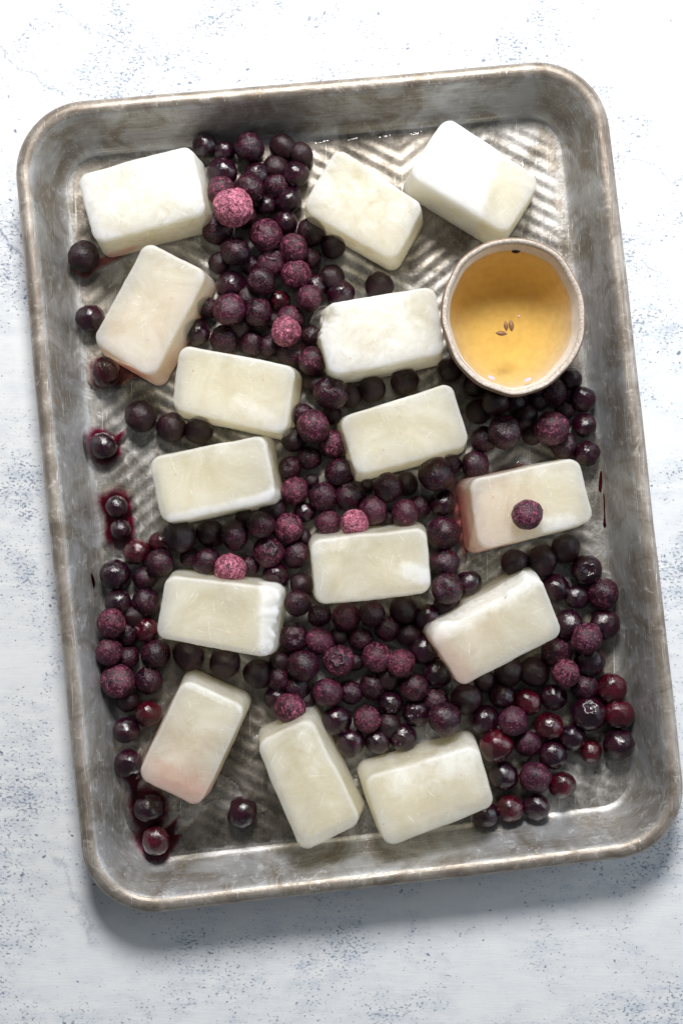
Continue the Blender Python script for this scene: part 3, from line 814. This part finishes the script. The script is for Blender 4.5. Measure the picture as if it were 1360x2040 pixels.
# position, radius, look, layer, calyx?   grouped by part of the photo (x,y,r in enlarged crop units)
CROPS = [
 ((340, 240, 3.4), '''230 165 78 w 0;365 210 70 w 0;535 185 100 m 1;760 180 88 d 0;350 360 98 w 0;580 365 85 w 0;840 365 92 w 0;800 540 90 w 0;535 460 95 m 1;
  340 475 92 f 1;425 590 126 p 2;645 575 72 w 0;515 655 80 m 0;315 735 102 m 0;775 695 80 w 0;645 775 110 f 1;950 755 90 d 0;1100 855 80 d 0;440 885 98 m 1;835 870 95 f 1;
  950 935 70 m 0;685 960 95 f 1 c;330 965 72 d 0;545 985 65 m 0;850 1045 95 f 1;615 1090 92 m 1;410 1120 100 w 0;985 1120 80 w 0;935 1205 82 f 1;1150 1175 92 w 0;735 1220 68 r 0;
  250 1270 72 m 0;395 1280 105 f 1;590 1300 92 m 1;815 1340 88 f 0;1411 1122 92 d 0'''),
 ((340, 500, 3.4), '''180 550 88 w 0;365 600 95 m 0;555 625 85 m 0;670 640 75 m 0;780 545 98 p 2;690 470 50 d 0;815 680 90 m 1;955 580 70 d 0;960 745 92 f 1;990 890 85 d 0;
  1085 960 112 m 1 c;1210 980 80 d 0;1090 1110 62 d 0;895 1110 78 m 0;965 1190 108 f 1;1105 1310 95 f 1;830 1280 80 d 0'''),
 ((120, 560, 3.4), '545 915 105 d 0;755 990 95 d 0;940 1010 92 d 0;295 1115 88 w 0;205 250 92 w 0;310 615 95 r 0;160 -168 98 d 0'),
 ((520, 720, 3.4), '''750 185 88 d 0;970 130 90 d 0 c;1280 50 82 d 0;330 655 80 m 0;535 755 98 m 1;195 720 78 m 0 c;225 875 92 f 1;340 815 50 d 0;420 920 95 m 1;605 915 98 m 1;715 845 48 d 0;
  855 855 98 m 1;985 830 75 d 0;760 1005 95 f 1;845 1060 60 d 0;975 1030 92 f 1;1070 985 75 m 0;1185 765 116 m 1;1290 695 68 m 0;1230 955 88 w 0;1235 1165 108 m 0;455 1095 88 f 1;630 1100 92 p 2;
  185 1130 98 f 1;295 1020 65 w 0;75 1000 85 d 0;30 1110 68 m 0;50 1290 98 f 1 c;240 1310 90 m 0;290 1190 50 d 0'''),
 ((820, 680, 3.4), '''1075 255 75 w 0;1155 390 88 w 0;1165 570 82 w 0;1185 760 85 w 0;1035 470 65 m 0;945 590 115 f 1;1025 705 90 m 0;960 350 95 m 0;815 630 70 d 0;625 615 108 m 1;485 665 88 m 0;
  760 510 85 d 0;455 475 85 d 0;565 410 90 d 1;420 300 72 d 0;700 420 70 d 0;860 400 70 d 0;430 835 90 m 0;780 1175 98 f 3'''),
 ((820, 1000, 2.957), '''190 365 80 m 0;210 510 82 m 1;335 480 68 w 0;205 610 75 m 0;95 680 75 w 0;605 360 75 d 0;765 345 82 d 0;905 275 78 d 0;1028 398 82 w 0 c;845 505 72 w 0;970 560 65 w 0;1125 540 85 m 0;
  920 725 80 w 0;1135 725 80 w 0;1030 805 82 f 1;1050 935 85 w 0;850 890 82 m 0;905 1010 72 f 1;720 1000 78 d 0;1015 1090 72 m 0;1175 1100 82 r 0;1040 1245 92 w 0 c;1215 1250 80 r 0;835 1150 70 w 0;
  680 1180 72 r 0;530 1140 70 w 0;320 1165 85 d 0;195 1280 92 m 1;425 1280 78 w 0;595 1290 78 f 1;805 1320 75 r 0;570 1000 75 d 0;430 1055 60 d 0;70 870 78 w 0;150 1010 75 w 0'''),
 ((860, 1280, 3.238), '''905 610 80 w 0;1025 705 65 r 0;1200 655 88 w 0;415 665 95 r 1;615 650 78 f 1;780 730 85 w 0;465 860 85 w 0;665 870 95 f 1;840 920 78 r 0;505 1070 80 r 0;670 1060 78 w 0;350 1110 75 w 0'''),
 ((170, 960, 3.4), '''215 170 72 w 0;240 320 68 w 0;350 470 90 r 0;510 410 75 r 0;640 370 105 d 1;850 350 95 d 1;1010 360 98 m 1;1085 250 70 d 0;1190 290 90 m 1;205 630 98 w 0;505 550 92 m 1;405 650 80 m 0;710 510 68 m 0;
  825 540 92 m 1;980 590 100 p 2;1110 570 70 m 0;1290 640 90 w 0;225 820 90 w 0;410 815 92 m 0;175 955 98 f 1;275 1030 75 m 0;410 1000 80 r 0 c;165 1150 90 f 1;290 1185 75 m 0;475 1165 95 m 0;700 1175 100 d 0;
  945 1225 102 d 0;1170 1300 98 d 0'''),
 ((170, 1320, 3.4), '220 125 110 f 1;425 120 92 m 0;290 260 75 d 0;430 345 88 r 0;280 455 85 w 0;290 680 90 w 0;430 985 90 w 0;478 1205 92 r 0;1060 1010 98 w 0'),
 ((460, 1100, 3.4), '''480 220 80 d 0;450 345 92 m 1;600 430 78 m 0;780 440 92 f 1;950 415 88 m 1;1165 390 90 d 0;1055 520 82 m 0;880 590 78 m 0;425 580 92 m 1 c;600 605 92 f 1;335 750 75 d 0;490 770 105 m 1;
  730 735 98 f 1 c;985 715 98 f 1;1150 750 90 f 1;730 570 60 d 0;840 745 60 d 0;960 910 90 m 0;1240 920 88 m 1;655 950 98 f 1;810 950 80 m 0;310 990 80 w 0;400 1060 98 f 1;510 1000 65 d 0;1080 1020 80 w 0 c;
  715 1140 100 w 0;920 1135 88 f 1;1255 1090 85 w 0 c;810 1290 90 w 0;990 1280 85 w 0;1165 1255 90 w 0 c'''),
]
berries = []
for (ox, oy, sc), txt in CROPS:
    for line in txt.replace('\n', '').split(';'):
        p = line.split()
        bx, by = ox + float(p[0]) / sc, oy + float(p[1]) / sc
        berries.append(dict(px=bx, py=by, r=float(p[2]) / sc * (1.07 if bx > 820 and by > 1080 else 1.0), look=p[3], layer=int(p[4]), calyx=len(p) > 5))
# berries half hidden in the depth of the heaps
HEAPS = [[(400, 280), (600, 290), (610, 450), (690, 520), (640, 600), (600, 760), (540, 700), (390, 660), (430, 520)],
         [(590, 740), (640, 760), (690, 900), (760, 960), (860, 930), (900, 1020), (850, 1050), (600, 1060), (560, 1150), (340, 1120), (330, 1060), (560, 1020)],
         [(580, 1180), (620, 1220), (860, 1190), (860, 1380), (900, 1430), (720, 1500), (660, 1450), (540, 1400), (560, 1290)],
         [(210, 1130), (330, 1110), (320, 1330), (300, 1420), (230, 1400), (200, 1250)], [(930, 760), (1130, 760), (1140, 880), (960, 870)]]
def inside(x, y, P):
    r = False
    for i in range(len(P)):
        (a, b), (c, d) = P[i - 1], P[i]
        if (b > y) != (d > y) and x < (c - a) * (y - b) / (d - b) + a: r = not r
    return r
rf = random.Random(3)
for P in HEAPS:
    xs = [p[0] for p in P]; ys = [p[1] for p in P]
    for _ in range(1500):
        x, y = rf.uniform(min(xs), max(xs)), rf.uniform(min(ys), max(ys))
        if not inside(x, y, P): continue
        if any(inside(x, y, quad) or min(seg_dist(x, y, quad[i], quad[(i + 1) % 4]) for i in range(4)) < 27 for _, quad, *_r in blocks): continue
        wp = W(x, y, 6)
        if inset_of(wp.x, wp.y) < 22: continue
        if all(math.hypot(x - b['px'], y - b['py']) > b['r'] * 0.74 + 16 for b in berries):
            berries.append(dict(px=x, py=y, r=rf.uniform(22, 26), look='d' if rf.random() < .6 else 'm', layer=0, calyx=False))
berries.sort(key=lambda b: b['layer'])
placed = []
for b in berries:
    r = b['r'] * (CAM_H - 8) / FPX
    if b['layer'] == 3: z = BH + r * 0.93
    elif b['layer'] == 0: z = 1.0 + r * 0.93
    else:
        z = 1.0 + r * 0.93 + 3.0
        for _ in range(2):
            p = W(b['px'], b['py'], z); zz = 1.0 + r * 0.93
            for q in placed:
                d = math.hypot(p.x - q[0], p.y - q[1]); s = (r + q[3]) * 0.93
                if q[4] < b['layer'] and d < s: zz = max(zz, q[2] + math.sqrt(s * s - d * d))
            z = zz
        z = min(z, 17.5 if b['layer'] == 1 else 28.0)
    p = W(b['px'], b['py'], z)
    r = b['r'] * (CAM_H - z) / FPX * 1.05
    placed.append((p.x, p.y, z, r, b['layer'])); b['pos'] = p; b['rad'] = r

# --- labels: each berry is named by the nearest landmark and its place in that row
LOOK = {'d': 'dull near-black', 'w': 'wet dark', 'r': 'wet burgundy', 'm': 'lightly frosted purple', 'f': 'frosted plum', 'p': 'thickly frosted pink'}
ORD = ['first', 'second', 'third', 'fourth', 'fifth', 'sixth', 'seventh', 'eighth', 'ninth', 'tenth', 'eleventh', 'twelfth', 'thirteenth', 'fourteenth', 'fifteenth', 'sixteenth', 'seventeenth', 'eighteenth', 'nineteenth', 'twentieth']
buckets = {}
for b in berries:
    best = None
    for key, quad, short, o, c in blocks:
        d = min(seg_dist(b['px'], b['py'], quad[i], quad[(i + 1) % 4]) for i in range(4))
        if best is None or d < best[0]:
            cx = sum(q[0] for q in quad) / 4; cy = sum(q[1] for q in quad) / 4
            best = (d, short, b['px'] - cx, b['py'] - cy, key)
    d = abs(math.hypot(b['px'] - 1022, b['py'] - 631) - 150)
    if d < best[0]: best = (d, 'amber syrup bowl', b['px'] - 1022, b['py'] - 631, 0)
    dx, dy = best[2], best[3]
    wide = 1.0 if best[4] in (0, 2, 13, 14) else 1.5
    if best[4] in (2, 13, 14): dx *= 1.3
    if b['layer'] == 3: side = 'on top of'
    elif abs(dy) * wide >= abs(dx): side = 'below' if dy > 0 else 'above'
    else: side = 'right of' if dx > 0 else 'left of'
    buckets.setdefault((best[1], side, b['look']), []).append(b)
for (short, side, look), L in buckets.items():
    horiz = side in ('above', 'below')
    L.sort(key=lambda b: b['px'] if horiz else b['py'])
    for i, b in enumerate(L):
        what = LOOK[look] + ' blueberry' + (' with crown' if b['calyx'] else '')
        if side == 'on top of': b['label'] = f'frosted plum blueberry sitting alone on top of the pink edged ice block'
        elif len(L) == 1: b['label'] = f'only {what} {side} the {short}'
        else: b['label'] = f'{what}, {ORD[i]} from the {"left" if horiz else "top"}, {side} the {short}'
for i, b in enumerate(berries):
    rr = random.Random(i * 13 + 5)
    if b['calyx']: me = CMESH[b['look']][0]
    else: me = MESH[b['look']][rr.randrange(len(MESH[b['look']]))]
    o = bpy.data.objects.new('blueberry', me); COL.objects.link(o)
    o.location = b['pos'] * MM
    s = b['rad'] * MM
    o.scale = (s * rr.uniform(0.97, 1.05), s * rr.uniform(0.97, 1.05), s * rr.uniform(0.97, 1.05))
    if b['calyx']: o.rotation_euler = (rr.uniform(-0.45, 0.35), rr.uniform(-0.4, 0.4), rr.uniform(0, 6.28))
    else: o.rotation_euler = (rr.uniform(-0.9, 0.9), rr.uniform(-0.9, 0.9), rr.uniform(0, 6.28))
    tag(o, b['label'], 'blueberry', 'frozen blueberries scattered in the tray')
    if b['calyx']:
        c = bpy.data.objects.new('calyx', CMESH[b['look']][1]); COL.objects.link(c); c.parent = o
print('berries', len(berries), 'labels', len(set(b['label'] for b in berries)))
